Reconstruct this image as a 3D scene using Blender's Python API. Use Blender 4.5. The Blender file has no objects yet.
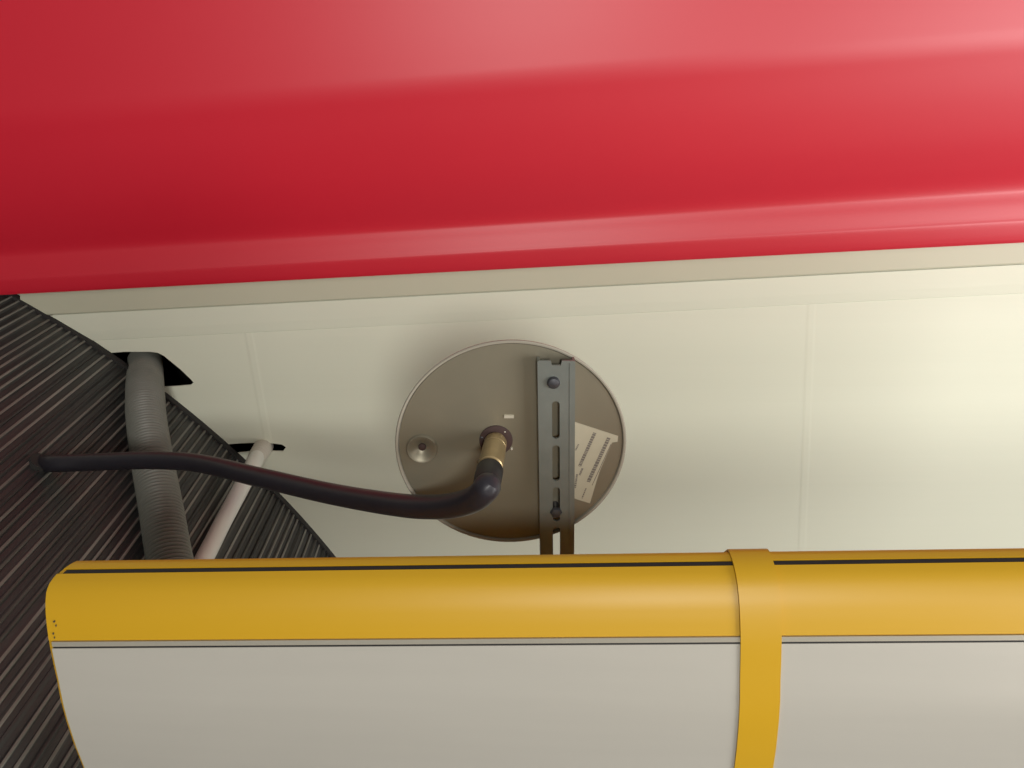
import bpy, bmesh, math, random
from mathutils import Vector, Matrix
from mathutils.geometry import tessellate_polygon
random.seed(7)
scn = bpy.context.scene
PI = math.pi
# ------------------------------------------------------------------ camera
F = 850.0                      # focal length in pixels of a 1024 wide frame
CAMZ = 1.60                    # the phone is held at 1.6 m, looking up
nz = Vector((-22, 329, -F)).normalized()      # world up seen from the camera
ax = Vector((1, 0, 0)); ax = (ax - ax.dot(nz) * nz).normalized()
ay = nz.cross(ax)
M = Matrix((ax, ay, nz))       # camera axes -> world axes
cd = bpy.data.cameras.new('camera'); cam = bpy.data.objects.new('camera', cd)
scn.collection.objects.link(cam); scn.camera = cam
cam.matrix_world = Matrix.Translation((0, 0, CAMZ)) @ M.to_4x4()
cd.sensor_width = 36; cd.lens = 36 * F / 1024; cd.clip_start = .02; cd.clip_end = 50
# ------------------------------------------------------------------ light
w = bpy.data.worlds.new('world'); scn.world = w; w.use_nodes = True
bg = w.node_tree.nodes['Background']; bg.inputs[0].default_value = (1.0, .96, .92, 1); bg.inputs[1].default_value = .20
def area(name, loc, target, sx, sy, power, col, shape='RECTANGLE'):
    l = bpy.data.lights.new(name, 'AREA'); l.shape = shape; l.size = sx; l.size_y = sy; l.energy = power; l.color = col
    o = bpy.data.objects.new(name, l); scn.collection.objects.link(o); o.location = loc
    o.rotation_euler = (Vector(target) - Vector(loc)).to_track_quat('-Z', 'Y').to_euler()
    return o
area('low_key_light', (.13, -.27, .50), (.1, .3, 2.8), .30, .30, 13.5, (1.0, .99, .94), 'DISK')  # unseen source below, placed to suit the disc's shadow on the ceiling
area('assumed_right_light', (2.35, .25, .55), (.2, .3, 2.7), 1.2, 1.6, 58, (1.0, .98, .96))  # assumed unseen source at right, added for the bright reflections on that side
scn.view_settings.view_transform = 'Standard'; scn.view_settings.look = 'None'
scn.view_settings.gamma = 1; scn.view_settings.exposure = .22; scn.view_settings.use_curve_mapping = False
# ------------------------------------------------------------------ helpers
C = scn.collection
def c2w(v): return M @ Vector(v) + Vector((0, 0, CAMZ))
def at(px, py, h):             # the point h metres above the lens along a sight line
    r = M @ Vector((px - 512, 384 - py, -F)); r = r * (h / r.z); return r + Vector((0, 0, CAMZ))
H = 1.2; CZ = CAMZ + H         # ceiling 1.2 m above the lens
def mat(name, col, rough=.5, metal=0, coat=0, bump=0, scale=40, var=0, stretch=(1, 1, 1), spec=.5, coatr=.15):
    m = bpy.data.materials.new(name); m.use_nodes = True; nt = m.node_tree; b = nt.nodes['Principled BSDF']
    b.inputs['Base Color'].default_value = (*col, 1); b.inputs['Roughness'].default_value = rough
    b.inputs['Metallic'].default_value = metal; b.inputs['Coat Weight'].default_value = coat
    b.inputs['Coat Roughness'].default_value = coatr
    b.inputs['Specular IOR Level'].default_value = spec
    tc = nt.nodes.new('ShaderNodeTexCoord'); mp = nt.nodes.new('ShaderNodeMapping'); nz_ = nt.nodes.new('ShaderNodeTexNoise')
    mp.inputs['Scale'].default_value = stretch; nz_.inputs['Scale'].default_value = scale; nz_.inputs['Detail'].default_value = 5
    nt.links.new(tc.outputs['Object'], mp.inputs[0]); nt.links.new(mp.outputs[0], nz_.inputs['Vector'])
    if var:
        mx = nt.nodes.new('ShaderNodeMix'); mx.data_type = 'RGBA'
        mx.inputs[6].default_value = (*[c * (1 - var) for c in col], 1); mx.inputs[7].default_value = (*[min(1, c * (1 + var)) for c in col], 1)
        nt.links.new(nz_.outputs['Fac'], mx.inputs[0]); nt.links.new(mx.outputs[2], b.inputs['Base Color'])
    if bump:
        bp = nt.nodes.new('ShaderNodeBump'); bp.inputs['Strength'].default_value = 1; bp.inputs['Distance'].default_value = bump
        nt.links.new(nz_.outputs['Fac'], bp.inputs['Height']); nt.links.new(bp.outputs[0], b.inputs['Normal'])
    return m
M_red = mat('red_lacquer', (.62, .006, .026), .5, coat=.75, coatr=.42, var=.04, scale=3)
M_cream = mat('cream_sheet', (.84, .85, .69), .55, coat=.0, coatr=.4, var=.02, scale=3, stretch=(.15, 5, 1), bump=.002)
M_beige = mat('beige_trim', (.62, .61, .46), .5, var=.03, scale=8)
M_yel = mat('yellow_enamel', (.57, .32, .006), .48, coat=.2, coatr=.4, var=.04, scale=6, stretch=(.3, 3, 3))
M_silver = mat('satin_aluminium', (.64, .61, .54), .38, metal=.4, var=.03, scale=12, stretch=(.15, 6, 6), bump=.0001)
M_strip = mat('aluminium_strip', (.62, .58, .48), .32, metal=.6)
M_black = mat('black_rubber', (.012, .011, .012), .5, var=.2)
M_cable = mat('black_cable_sheath', (.020, .018, .024), .42, var=.2, scale=60, bump=.0002)
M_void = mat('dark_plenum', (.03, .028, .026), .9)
M_plate = mat('dull_zinc_plate', (.25, .225, .165), .45, metal=.5, var=.10, scale=25, bump=.00012)
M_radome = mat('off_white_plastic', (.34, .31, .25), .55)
M_galv = mat('galvanised_steel', (.21, .225, .205), .45, metal=.5, var=.14, scale=70)
M_bolt = mat('dark_steel_bolt', (.10, .10, .11), .4, metal=.7)
M_brass = mat('tarnished_brass', (.44, .33, .17), .38, metal=.6, var=.2, scale=80)
M_bright = mat('bright_nickel', (.75, .72, .62), .3, metal=.5)
M_washer = mat('oxide_red_washer', (.05, .026, .022), .8)
M_paper = mat('aged_paper_label', (.42, .38, .28), .6, var=.06, scale=120)
M_ink = mat('grey_print', (.15, .13, .11), .6)
M_conduit = mat('grey_conduit_plastic', (.21, .21, .18), .45, var=.1, scale=30)
M_pipe = mat('white_pvc', (.84, .84, .78), .4, coat=.2)
M_tape = mat('white_tape', (.66, .62, .54), .45, bump=.0008, scale=60)
M_floor = mat('grey_floor_tile', (.40, .38, .35), .5, var=.1, scale=4)
M_col = mat('reeded_dark_wood', (.040, .039, .038), .5, var=.6, scale=9, stretch=(4, 4, .8), bump=.0016)

M_reed = mat('lit_crest_reed', (.21, .20, .175), .45, var=.95, scale=4.5, stretch=(2.5, 2.5, 1.4), bump=.0012)  # light caught by the reed crests, put into their colour
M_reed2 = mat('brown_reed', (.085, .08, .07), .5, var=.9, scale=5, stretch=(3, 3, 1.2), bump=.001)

def link(name, bm, m, parent=None, smooth=True, org=None, recalc=True):
    if recalc: bmesh.ops.recalc_face_normals(bm, faces=bm.faces)
    if org is not None and parent is None: bmesh.ops.translate(bm, verts=bm.verts, vec=-Vector(org))
    me = bpy.data.meshes.new(name); bm.to_mesh(me); bm.free()
    for mm in (m if isinstance(m, (list, tuple)) else [m]): me.materials.append(mm)
    o = bpy.data.objects.new(name, me); C.objects.link(o)
    if org is not None and parent is None: o.location = org
    if parent is not None:
        o.parent = parent; o.matrix_parent_inverse = Matrix.Translation(-parent.location)
    if smooth:
        for p in me.polygons: p.use_smooth = True
        me.set_sharp_from_angle(angle=R_(35))
    return o
def R_(d): return math.radians(d)
def tag(o, label, cat, group=None):
    o['label'] = label; o['category'] = cat
    if group: o['group'] = group
    return o
def empty(name, loc, label, cat, group=None):
    o = bpy.data.objects.new(name, None); o.location = loc; o.empty_display_size = .03; C.objects.link(o)
    return tag(o, label, cat, group)
def struct(o): o['kind'] = 'structure'; return o
def sheet(bm, A, B):           # faces between two point rows
    va = [bm.verts.new(p) for p in A]; vb = [bm.verts.new(p) for p in B]
    for i in range(len(A) - 1): bm.faces.new((va[i], va[i + 1], vb[i + 1], vb[i]))
    return va, vb
def prism(bm, A, B):           # closed profile A lofted to closed profile B, with end caps
    va = [bm.verts.new(p) for p in A]; vb = [bm.verts.new(p) for p in B]; n = len(A)
    for i in range(n):
        j = (i + 1) % n; bm.faces.new((va[i], va[j], vb[j], vb[i]))
    for ring in (va, vb):
        co = [v.co for v in ring]
        for t in tessellate_polygon([co]):
            try: bm.faces.new([ring[k] for k in t])
            except ValueError: pass
def plate(bm, outer, holes, T, off):   # polygon with holes (Vector2-like), mapped by T(u,v,w), thickness off (w0,w1)
    loops = [[Vector((p[0], p[1], 0)) for p in outer]] + [[Vector((p[0], p[1], 0)) for p in h] for h in holes]
    flat = [p for l in loops for p in l]; tris = tessellate_polygon(loops)
    V = [[bm.verts.new(T(p.x, p.y, w_)) for p in flat] for w_ in off]
    for t in tris:
        for k in (0, 1):
            try: bm.faces.new([V[k][i] for i in t])
            except ValueError: pass
    s = 0
    for l in loops:
        n = len(l)
        for i in range(n):
            j = (i + 1) % n
            bm.faces.new((V[0][s + i], V[0][s + j], V[1][s + j], V[1][s + i]))
        s += n
def box(bm, T, u0, u1, v0, v1, w0, w1):
    V = [bm.verts.new(T(u, v, w_)) for w_ in (w0, w1) for v in (v0, v1) for u in (u0, u1)]
    for f in ((0, 1, 3, 2), (4, 5, 7, 6), (0, 1, 5, 4), (2, 3, 7, 6), (0, 2, 6, 4), (1, 3, 7, 5)):
        bm.faces.new([V[i] for i in f])
def spline(P, n):              # Catmull-Rom
    Q = [P[0] * 2 - P[1]] + list(P) + [P[-1] * 2 - P[-2]]; out = []
    for i in range(1, len(Q) - 2):
        for k in range(n):
            t = k / n; a, b, c, d = Q[i - 1:i + 3]
            out.append(.5 * ((2 * b) + (c - a) * t + (2 * a - 5 * b + 4 * c - d) * t * t + (3 * b - a - 3 * c + d) * t ** 3))
    out.append(P[-1].copy()); return out
def resample(P, step):
    out = [P[0]]; acc = 0
    for a, b in zip(P, P[1:]):
        L = (b - a).length; d = b - a; k = step - acc
        while k <= L: out.append(a + d * (k / L)); k += step
        acc = L - (k - step)
    return out
def tube(bm, P, rad, seg=24):  # rad: number or function of arc length
    d = 0; prev = None; rings = []; ref = None
    for i, p in enumerate(P):
        if i: d += (p - P[i - 1]).length
        t = (P[min(i + 1, len(P) - 1)] - P[max(i - 1, 0)]).normalized()
        if ref is None: ref = t.orthogonal().normalized()
        ref = (ref - ref.dot(t) * t).normalized(); s = t.cross(ref)
        r = rad(d) if callable(rad) else rad
        rings.append([bm.verts.new(p + r * (math.cos(2 * PI * k / seg) * ref + math.sin(2 * PI * k / seg) * s)) for k in range(seg)])
    for a, b in zip(rings, rings[1:]):
        for k in range(seg): bm.faces.new((a[k], a[(k + 1) % seg], b[(k + 1) % seg], b[k]))
    bm.faces.new(rings[0]); bm.faces.new(rings[-1])
def lathe(bm, T, prof, seg=64, cu=0, cv=0, cap=True):   # prof: (r, w) rows, axis along w
    rings = []
    for r, w_ in prof:
        rings.append([bm.verts.new(T(cu + r * math.cos(2 * PI * k / seg), cv + r * math.sin(2 * PI * k / seg), w_)) for k in range(seg)])
    for a, b in zip(rings, rings[1:]):
        for k in range(seg): bm.faces.new((a[k], a[(k + 1) % seg], b[(k + 1) % seg], b[k]))
    if cap: bm.faces.new(rings[0])
    bm.faces.new(rings[-1])

# ------------------------------------------------------------------ setting
W = lambda u, v, w_: Vector((u, v, w_))
bm = bmesh.new(); box(bm, W, -3.2, 3.2, -2.4, 3.4, -.05, 0); struct(link('floor', bm, M_floor, smooth=False))
hole1 = [(108, 354), (112, 352.8), (125, 351.8), (150, 351.8), (158, 352.8), (164, 356), (180, 369), (191, 379.5), (193.5, 382.5), (191, 384.8), (178, 386), (160, 387), (150, 396), (115, 372)]
hole2 = [(219, 443.5), (222, 444.6), (240, 443.4), (258, 442.6), (273, 443.4), (282, 444.6), (286, 447.3), (283, 451.2), (273, 451), (251, 451.4), (236, 453.0), (228, 453.8)]
hw = [[(at(x, y, H).x, at(x, y, H).y) for x, y in h] for h in (hole1, hole2)]
bm = bmesh.new()
plate(bm, [(-1.7, -1.0), (2.6, -1.0), (2.6, 2.4), (-1.7, 2.4)], hw, W, (CZ, CZ + .0025))
struct(link('ceiling', bm, M_cream, smooth=False))
# dark void above the ceiling sheet, closed on every side
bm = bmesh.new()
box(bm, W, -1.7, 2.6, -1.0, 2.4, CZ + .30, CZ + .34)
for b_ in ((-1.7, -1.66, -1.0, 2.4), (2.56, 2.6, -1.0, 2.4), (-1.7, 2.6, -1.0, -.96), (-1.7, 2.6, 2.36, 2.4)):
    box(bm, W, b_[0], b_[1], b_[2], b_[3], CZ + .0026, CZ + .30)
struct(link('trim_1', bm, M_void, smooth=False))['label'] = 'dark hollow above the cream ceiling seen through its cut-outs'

def rail(ya, yb, h, x0=-60, x1=1500):      # line through pixels (0,ya),(1024,yb) at height h, extended
    a, b = at(0, ya, h), at(1024, yb, h); d = (b - a) / 1024
    return a + d * x0, a + d * x1
# beige strip beside the red fascia and a shallow lapped cream strip
def lapped(name, rows, m, x0=-60, x1=1500):
    A, B = [], []
    for ya, yb, h in rows:
        a, b = rail(ya, yb, h, x0, x1); A.append(a); B.append(b)
    bm = bmesh.new(); prism(bm, A, B)
    return link(name, bm, m, smooth=False)
def setr(o): return struct(o)
setr(lapped('trim_2', [(270, 215, H - .0005), (270, 215, H - .011), (316.6, 262.5, H - .0088), (317.6, 264, H - .0070), (317.6, 264, H - .0005)], M_beige, 20))
setr(lapped('trim_3', [(318.2, 264.6, H - .0004), (318.2, 264.6, H - .0062), (336, 284, H - .0035), (345, 293, H - .0012), (345.3, 293.3, H - .0004)], M_cream, 35))
# joints between ceiling sheets
for i, (xa, xb, y0, y1) in enumerate(((246, 270, 318, 446), (812, 800, 300, 600))):
    bm = bmesh.new(); a = at(xa, y0, H); b = at(xb, y1, H); d = (b - a).normalized(); s = Vector((d.y, -d.x, 0)) * .007; u = Vector((0, 0, -1))
    b = b + d * (0 if i == 0 else .4)
    if i == 0: b = at(268, 441, H)
    prof = lambda p: [p - s + u * .0001, p - s * .5 + u * (.0004 if i == 0 else .0003), p + s * .5 + u * (.0004 if i == 0 else .0003), p + s + u * .0001]
    prism(bm, prof(a), prof(b)); struct(link('trim_%d' % (4 + i), bm, M_cream, smooth=False))

# ------------------------------------------------------------------ round reeded column
CX, CY, CR = -1.479, 1.499, 1.422
bm = bmesh.new(); ring = []
NR = 800
fracs = [(0, 0), (.24, .10), (.44, 0), (.56, .75), (.70, 1), (.84, .75), (.96, 0)]
tone = []
for z in (0, CZ - .0008):
    row = []; random.seed(5)
    for k in range(NR):
        am = random.choice((.5, .8, 1, 1.1)); sh = random.uniform(-.11, .11)
        for f_, a_ in fracs:
            th = 2 * PI * (k + f_ + (sh if a_ > .5 else 0)) / NR; r = CR - .0022 + .0034 * a_ * am
            row.append(bm.verts.new((CX + r * math.cos(th), CY + r * math.sin(th), z)))
    ring.append(row)
n = len(ring[0]); NF = len(fracs)
for k in range(n):
    f = bm.faces.new((ring[0][k], ring[0][(k + 1) % n], ring[1][(k + 1) % n], ring[1][k]))
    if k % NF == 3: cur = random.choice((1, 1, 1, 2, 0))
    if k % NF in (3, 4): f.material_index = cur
bm.faces.new(ring[0]); bm.faces.new(ring[1])
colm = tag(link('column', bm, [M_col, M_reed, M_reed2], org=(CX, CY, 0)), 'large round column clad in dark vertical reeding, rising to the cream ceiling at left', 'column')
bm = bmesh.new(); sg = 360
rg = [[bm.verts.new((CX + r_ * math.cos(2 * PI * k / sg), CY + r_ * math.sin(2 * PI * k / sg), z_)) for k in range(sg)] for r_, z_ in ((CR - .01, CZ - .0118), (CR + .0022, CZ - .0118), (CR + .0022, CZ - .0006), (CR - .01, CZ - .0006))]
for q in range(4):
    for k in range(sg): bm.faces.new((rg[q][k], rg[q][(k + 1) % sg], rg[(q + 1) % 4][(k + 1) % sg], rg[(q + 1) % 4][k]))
link('edge_shadow_ring', bm, M_void, colm)  # added dark ring: covers the rib ends and stands in for edge shadow
def oncol(px, py, off):
    r = M @ Vector((px - 512, 384 - py, -F)); r = r / r.z; R = CR + off
    a = r.x ** 2 + r.y ** 2; b = -2 * (r.x * CX + r.y * CY); c = CX ** 2 + CY ** 2 - R * R
    h = (-b - math.sqrt(b * b - 4 * a * c)) / (2 * a); return r * h + Vector((0, 0, CAMZ))

# ------------------------------------------------------------------ red fascia
rows = [  # y at x=0, y at x=1024, height
    (270, 215, 1.196), (290, 239, 1.110), (295.0, 242.6, 1.098), (293, 240.6, 1.0965), (288, 234, 1.0945), (281, 222.8, 1.0925), (277, 218, 1.0935),
    (268, 205, 1.0965), (260, 195, 1.0995), (255, 189.5, 1.100), (249, 180, 1.0965), (232, 163, 1.086), (205, 138, 1.0725), (172, 100, 1.058),
    (140, 62, 1.0465), (126, 46, 1.042), (114, 33, 1.0400), (100, 18, 1.0398), (60, -25, 1.0400), (0, -90, 1.041), (-60, -150, 1.043), (-160, -250, 1.045)]
A, B = [], []
for ya, yb, h in rows:
    a, b = rail(ya, yb, h, -25, 1600); A.append(a); B.append(b)
# subdivide profile smoothly except the crisp lip
As = A[:3] + spline(A[3:], 4); Bs = B[:3] + spline(B[3:], 4)
top_a = [Vector((As[-1].x, As[-1].y, CZ - .002)), Vector((As[0].x, As[0].y, CZ - .002))]
top_b = [Vector((Bs[-1].x, Bs[-1].y, CZ - .002)), Vector((Bs[0].x, Bs[0].y, CZ - .002))]
bm = bmesh.new(); prism(bm, As[1:] + top_a, Bs[1:] + top_b)
tag(link('fascia_panel', bm, M_red, org=As[2]), 'long glossy red fascia panel with bent ridges across the top of the photo', 'panel')

# ------------------------------------------------------------------ light box
D = .6
prof = [(561.5, 1.036), (562.5, 1.031), (564.5, 1.027), (569, 1.021), (575, 1.014), (584, 1.0072), (592, 1.0034), (596, 1.0026), (603, 1.0008), (612, 1.0), (625, 1.0008), (640, 1.003), (648, 1.005),
        (664, 1.010), (680, 1.016), (700, 1.0215), (720, 1.031), (744, 1.046), (768, 1.066), (790, 1.083), (812, 1.110), (832, 1.145), (846, 1.19)]
def ppt(py): # interpolate profile by py -> cam (y, z)
    for (a, da), (b, db) in zip(prof, prof[1:]):
        if a <= py <= b:
            t = (py - a) / (b - a); d = (da + (db - da) * t) * D; return Vector(((384 - py) / F * d, -d))
def pn(py):
    a = ppt(max(561.5, py - 3)); b = ppt(min(846, py + 3)); t = (b - a).normalized(); nrm = Vector((t.y, -t.x))
    return nrm if nrm.y > 0 else -nrm
EX = Vector((1, .0262, .064)); EW = M @ EX        # the box dips slightly towards its right end
XL, XR = -.3297, .95
def bxp(py, X, off=0):         # point on box skin at distance X along it
    q = ppt(py) + pn(py) * off; sh = .06 * (py - 610) / F * D
    return c2w(Vector((sh, q.x, q.y)) + EX * X - Vector((0, EX.y, EX.z)) * XL)
XL, XR = -.3297, .95
def leftx(py):
    if py < 600: t = (600 - py) / 38.5; return XL + .0140 * t ** 2.6
    return XL
lb = empty('light_box', bxp(640, .2), 'long yellow and silver light box with curved skin across the bottom of the photo', 'light box')
BACKH = .640
def backpts(X):
    o = bxp(600, X); x = o.x; dy = EW.y * (X - .03); dz = EW.z * (X - .03)
    return [Vector((x + a, y + dy, CAMZ + BACKH + b + dz)) for a, y, b in ((.004, .548, -.10), (.004, .535, -.008), (.004, .527, 0), (-.004, .452, 0), (-.004, .444, -.008))]
def slope_h(v): return v
pys = [p for p, _ in prof]
bm = bmesh.new()
A = [bxp(p, leftx(p), -.0008) for p in pys] + backpts(XL + .004); B = [bxp(p, XR, -.0008) for p in pys] + backpts(XR)
prism(bm, A, B); link('housing', bm, M_yel, lb)
def skin(name, p0, p1, m, x0=0, x1=None, off=(.0, .001), fx=None, n=14):
    bm = bmesh.new(); P = [p0 + (p1 - p0) * i / n for i in range(n + 1)]
    f0 = fx or (lambda p: leftx(p) + x0)
    A = [bxp(p, f0(p), off[1]) for p in P] + [bxp(p, f0(p), off[0]) for p in reversed(P)]
    B = [bxp(p, XR if x1 is None else x1, off[1]) for p in P] + [bxp(p, XR if x1 is None else x1, off[0]) for p in reversed(P)]
    prism(bm, A, B); return link(name, bm, m, lb)
skin('top_edge', 562, 569.6, M_yel, .0015, off=(-.001, .0007), n=5)
skin('black_gasket', 570.4, 573.8, M_black, .0045, off=(-.001, .0003), n=2)
skin('side_panel', 574.2, 640.2, M_yel, .0006, off=(-.001, .0004))['label'] = 'yellow curved side panel'
skin('edge_strip', 641.2, 645.9, M_strip, .003, off=(-.001, .0013), n=4)['label'] = 'narrow aluminium edging strip'
skin('shadow_gap', 646.0, 647.9, M_black, .003, off=(-.001, .0002), n=2)
skin('face_panel', 648.0, 845, M_silver, .0022, off=(-.001, .0009))['label'] = 'satin silver face panel'
# yellow joint cover wrapped round the box
def xat(px): q = (px - 512) / F; return q * (D + EX.z * XL) / (1 + EX.z * q)
X0 = xat(738.5); X1 = xat(779.5)
bm = bmesh.new(); P = pys
def jc(X, o2): 
    bk = backpts(X); bk = [Vector((p.x, p.y + (o2 if i < 3 else -o2), p.z + (o2 if 1 <= i <= 3 else 0))) for i, p in enumerate(bk)]
    return [bxp(p, X, o2) for p in P] + bk
Ao, Ai, Bo, Bi = jc(X0, .0026), jc(X0, .0012), jc(X1, .0026), jc(X1, .0012)
n = len(Ao); VV = [[bm.verts.new(p) for p in L] for L in (Ao, Bo, Bi, Ai)]
for q in range(4):
    a, b = VV[q], VV[(q + 1) % 4]
    for i in range(n): bm.faces.new((a[i], a[(i + 1) % n], b[(i + 1) % n], b[i]))
link('joint_cover', bm, M_yel, lb)['label'] = 'plain yellow strap covering the joint'
# small scuffs on the left end of the yellow side
bm = bmesh.new()
for px, py, l in ((53, 621, .0016), (55, 625, .001), (51, 633, .0012), (52, 637, .0008)):
    X = (px - 512) / F * D
    V = [bm.verts.new(bxp(py + dy, X + dx, .00105)) for dx, dy in ((0, 0), (l, -1.5), (l * 1.2, 0), (l * .4, 1.8))]
    bm.faces.new(V)
link('scuff_mark', bm, M_bolt, lb)

# ------------------------------------------------------------------ ceiling antenna, seen from its back
S = .075
h0 = .650
dc = at(511, 446.3, h0)
du = Vector((1, .012, 0)).normalized(); dv = Vector((0, 1, S)); dv = (dv - dv.dot(du) * du).normalized(); dw = -(du.cross(dv))  # dw points down, out of the plate
if dw.z > 0: dw = -dw
T = lambda u, v, w_: dc + du * u + dv * v + dw * w_
def duv(px, py, off=0):
    o = Vector((0, 0, CAMZ)); r = M @ Vector((px - 512, 384 - py, -F)); q = dc + dw * off
    t = (q - o).dot(dw) / r.dot(dw); p = o + r * t - dc; return p.dot(du), p.dot(dv)
RD = .0973
ant = empty('ceiling_antenna', dc, 'round metal-backed ceiling antenna disc hanging below the cream ceiling', 'antenna')
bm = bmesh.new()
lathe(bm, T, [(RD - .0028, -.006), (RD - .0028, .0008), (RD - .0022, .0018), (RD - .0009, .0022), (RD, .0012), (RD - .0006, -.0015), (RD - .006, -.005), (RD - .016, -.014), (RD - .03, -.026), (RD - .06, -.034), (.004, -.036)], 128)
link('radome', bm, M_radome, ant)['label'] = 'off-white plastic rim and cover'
bu, bv = duv(422, 448.5)
bm = bmesh.new()
circ = lambda cu, cv, r, n: [(cu + r * math.cos(2 * PI * k / n), cv + r * math.sin(2 * PI * k / n)) for k in range(n)]
plate(bm, circ(0, 0, RD - .0034, 128), [circ(bu, bv, .0126, 32)], T, (-.004, 0))
lathe(bm, T, [(.0126, -.001), (.0134, .0010), (.0124, .0026), (.0100, .0020), (.0068, -.0015), (.0034, -.003), (.0026, -.0055), (.0005, -.0058)], 32, bu, bv, False)
link('back_plate', bm, M_plate, ant)
bm = bmesh.new(); lathe(bm, T, [(.0032, -.005), (.0032, -.0018), (.0020, -.0012), (.0003, -.001)], 16, bu, bv); link('plug', bm, M_washer, ant)['label'] = 'dark plug in the pressed dimple'
su, sv = duv(509, 416.2)
bm = bmesh.new(); box(bm, T, su - .0040, su + .0040, sv - .0013, sv + .0013, -.001, .0012); link('rivet_tab', bm, M_bright, ant)
for px, py, r in ((480, 461.5, .0013), (511.5, 448.5, .0012), (505, 431, .0012), (482, 437, .002)):
    u_, v_ = duv(px, py); bm = bmesh.new(); lathe(bm, T, [(r, -.001), (r, .001), (r * .6, .0018), (r * .1, .002)], 12, u_, v_); link('screw', bm, M_bright if r < .0019 else M_bolt, ant)
cu, cv = duv(496, 440)
bm = bmesh.new(); lathe(bm, T, [(.0140, -.001), (.0140, .0010), (.0128, .0018), (.0095, .0018)], 36, cu, cv); link('flange', bm, M_washer, ant)['label'] = 'dark reddish connector flange'
# label
Lp = [duv(*p) for p in ((565, 418.5), (571, 420.5), (618, 435.8), (617.5, 441.5), (612, 442.3), (600, 470), (596, 482.5), (590, 503), (578, 499.5), (560, 493))]
bm = bmesh.new(); plate(bm, Lp, [], T, (.0001, .0004)); 
lab = link('sticker', bm, M_paper, ant, smooth=False)
bm = bmesh.new()
def ink(a, b, wpx, dash=None, gap=.3):
    a = Vector(duv(*a)); b = Vector(duv(*b)); d = (b - a); L = d.length; d.normalize(); s = Vector((-d.y, d.x)) * (wpx * .0008 / 2)
    k = 0.0
    while k < L:
        l = L if dash is None else min(dash * random.uniform(.5, 1.4), L - k)
        p, q = a + d * k, a + d * (k + l)
        bm.faces.new([bm.verts.new(T(z.x, z.y, .0005)) for z in (p - s, q - s, q + s, p + s)])
        k += l + (dash * gap if dash else 1)
ink((594.8, 432.5), (579.5, 466), 3.6, .0016, .25)
ink((608.8, 437.5), (588, 482), 4.0, .0019, .22)
ink((610.8, 444), (592, 485), .7)
ink((578.5, 444), (575.5, 450), 1.6, .001, .4); ink((582.5, 468), (579.5, 475), 2.2, .0012, .3); ink((577, 474), (575, 488), 2.0, .0012, .4)
ink((586, 488), (582, 498), 1.4, .0015, .3)
link('printing', bm, M_ink, lab, smooth=False, recalc=False)

# ------------------------------------------------------------------ slotted steel channel carrying it
bc_u, bc_v = duv(555.6, 356.5, .004)
k_u = (duv(556.6, 553, .004)[0] - bc_u) / (duv(556.6, 553, .004)[1] - bc_v)
BT = lambda u, v, w_: T(bc_u + u + k_u * v, bc_v + v, w_)
HWD = .0150
# channel reaches the back of the light box
Lch = .215
br = empty('slotted_channel', BT(0, .05, .008), 'galvanised slotted steel channel running down from the antenna disc behind the light box', 'bracket')
pxv = lambda py: duv(556, py, .012)[1] - bc_v
per = pxv(445) - pxv(401); slen = pxv(438.5) - pxv(401); sw = .0031
first = pxv(401) - per
holes = []
k = 0
while first + k * per < Lch - .01:
    v0 = first + k * per + sw; v1 = v0 + slen - 2 * sw
    if v0 - sw > .002:
        hl = [(.0 + sw * math.cos(t), v0 + sw * math.sin(t)) for t in [PI + PI * i / 8 for i in range(9)]] + [(sw * math.cos(t), v1 + sw * math.sin(t)) for t in [PI * i / 8 for i in range(9)]]
        holes.append([(a - .0006, b) for a, b in hl if b < Lch - .003])
    k += 1
outer = [(-HWD, .0008), (-HWD + .0012, 0), (-.0045, 0), (-.0035, .004), (.0035, .004), (.0045, 0), (HWD - .0012, 0), (HWD, .0008), (HWD, Lch), (-HWD, Lch)]
bm = bmesh.new(); plate(bm, outer, holes, BT, (.0105, .0125))
box(bm, BT, -HWD, -HWD + .002, .001, Lch, .0022, .0108); box(bm, BT, HWD - .002, HWD, .001, Lch, .0022, .0108)
box(bm, BT, HWD - .0045, HWD - .0038, .002, Lch - .002, .0125, .0131)
link('channel_bar', bm, M_galv, br, smooth=False)
for px, py in ((553.5, 382.5), (556, 512)):
    u_ = duv(px, py, .013)[0]; v_ = duv(px, py, .013)[1]
    bm = bmesh.new(); lathe(bm, T, [(.0030, .0005), (.0030, .0112)], 16, u_, v_); lathe(bm, T, [(.0052, .0126), (.0052, .0142), (.0042, .0158), (.001, .0166)], 6 if py > 500 else 24, u_, v_)
    link('bolt', bm, M_bolt, br)

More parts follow.
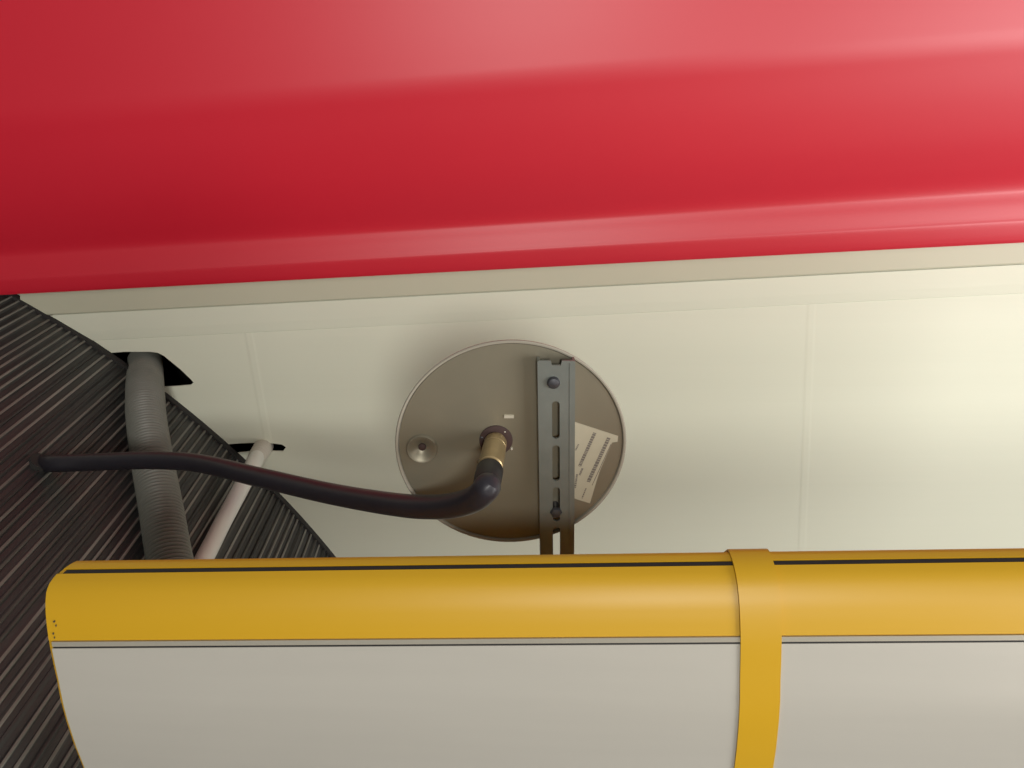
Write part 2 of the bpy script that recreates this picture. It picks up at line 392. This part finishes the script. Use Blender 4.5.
# ------------------------------------------------------------------ coaxial cable with its plug
cw = T(cu, cv, 0)
down = Vector((-.09, -.02, -1)).normalized()
cab = empty('coaxial_cable', oncol(46, 463, .02), 'thick black cable running from the reeded column to the back of the antenna disc', 'cable')
tip = cw + down * .0475
P = [oncol(40, 463.5, -.012), oncol(52, 463.5, .012), at(90, 462.3, .893), at(150, 460.3, .871), at(200, 463.5, .838)]
P += [at(260, 477.5, .775), at(330, 493.5, .712), at(395, 504.5, .645), at(432, 507, .612), at(458, 504.5, .588), at(476, 498, .570)]
endp = cw + down * .084
P += [at(486.5, 488, .562), endp]
bm = bmesh.new(); tube(bm, spline(P, 10), .0101, 24); link('sheath', bm, M_cable, cab)
def axial(bm, prof, seg):
    o = cw; a = down; r1 = a.orthogonal().normalized(); r2 = a.cross(r1); rings = []
    for r, t in prof: rings.append([bm.verts.new(o + a * t + r * (math.cos(2 * PI * k / seg) * r1 + math.sin(2 * PI * k / seg) * r2)) for k in range(seg)])
    for p, q in zip(rings, rings[1:]):
        for k in range(seg): bm.faces.new((p[k], p[(k + 1) % seg], q[(k + 1) % seg], q[k]))
    bm.faces.new(rings[0]); bm.faces.new(rings[-1])
bm = bmesh.new()
pr = [(.0082, .002), (.0082, .006), (.0096, .0065), (.0096, .016), (.0090, .0166), (.0090, .0185), (.0098, .019), (.0098, .053), (.0086, .054), (.0086, .060)]
axial(bm, pr, 28); con = link('connector', bm, M_brass, cab); con['label'] = 'tarnished brass screw connector'
bm = bmesh.new(); axial(bm, [(.0098, .0575), (.0106, .059), (.0106, .074), (.0104, .081), (.0098, .083)], 28); link('boot', bm, M_black, cab)
bm = bmesh.new(); 
g0 = oncol(39, 463.5, .0); rr = Vector((g0.x - CX, g0.y - CY, 0)).normalized()
tube(bm, [g0 - rr * .006, g0 + rr * .0045], .0125, 20)
link('grommet', bm, M_void, cab)['label'] = 'worn hole edge where the cable leaves the column'

# ------------------------------------------------------------------ corrugated conduit
P = [oncol(186, 640, .0262), oncol(169.5, 558, .0262), oncol(160.5, 505, .0262), oncol(151.5, 455, .0262), oncol(146, 415, .0262)]
P += [at(145.4, 400, 1.110), at(145, 389, 1.144), at(145, 379, 1.184), at(145, 370, 1.222), at(145, 362, 1.26)]
Pd = resample(spline(P, 40), .0007)
bm = bmesh.new(); tube(bm, Pd, lambda d: .0228 + .0032 * abs(math.sin(PI * d / .0052)), 40)
tag(link('corrugated_conduit', bm, M_conduit, org=oncol(169, 600, .0262)), 'grey corrugated flexible conduit climbing the reeded column into a ceiling cut-out', 'conduit')
# ------------------------------------------------------------------ white pipe
wp = empty('white_pipe', oncol(205, 558, .013), 'slim white plastic pipe climbing the reeded column into a narrow ceiling slit', 'pipe')
P = [oncol(160, 640, .0128), oncol(204.5, 558, .0128), oncol(224, 520, .0128), at(244.5, 481.5, 1.085), at(257, 457, 1.165), at(262, 448.5, 1.197), at(263, 444, 1.24)]
bm = bmesh.new(); tube(bm, spline(P, 8), .0116, 24); link('pipe', bm, M_pipe, wp)
bm = bmesh.new(); Q = spline([at(253, 465, 1.145), at(258, 455.5, 1.172), at(262, 449.5, 1.192), at(264, 446, 1.215)], 8)
tube(bm, Q, lambda d: .0122 + .0022 * min(1, d / .05) + .0005 * math.sin(d * 900), 24); link('tape_wrap', bm, M_tape, wp)['label'] = 'loose white tape round the pipe end'
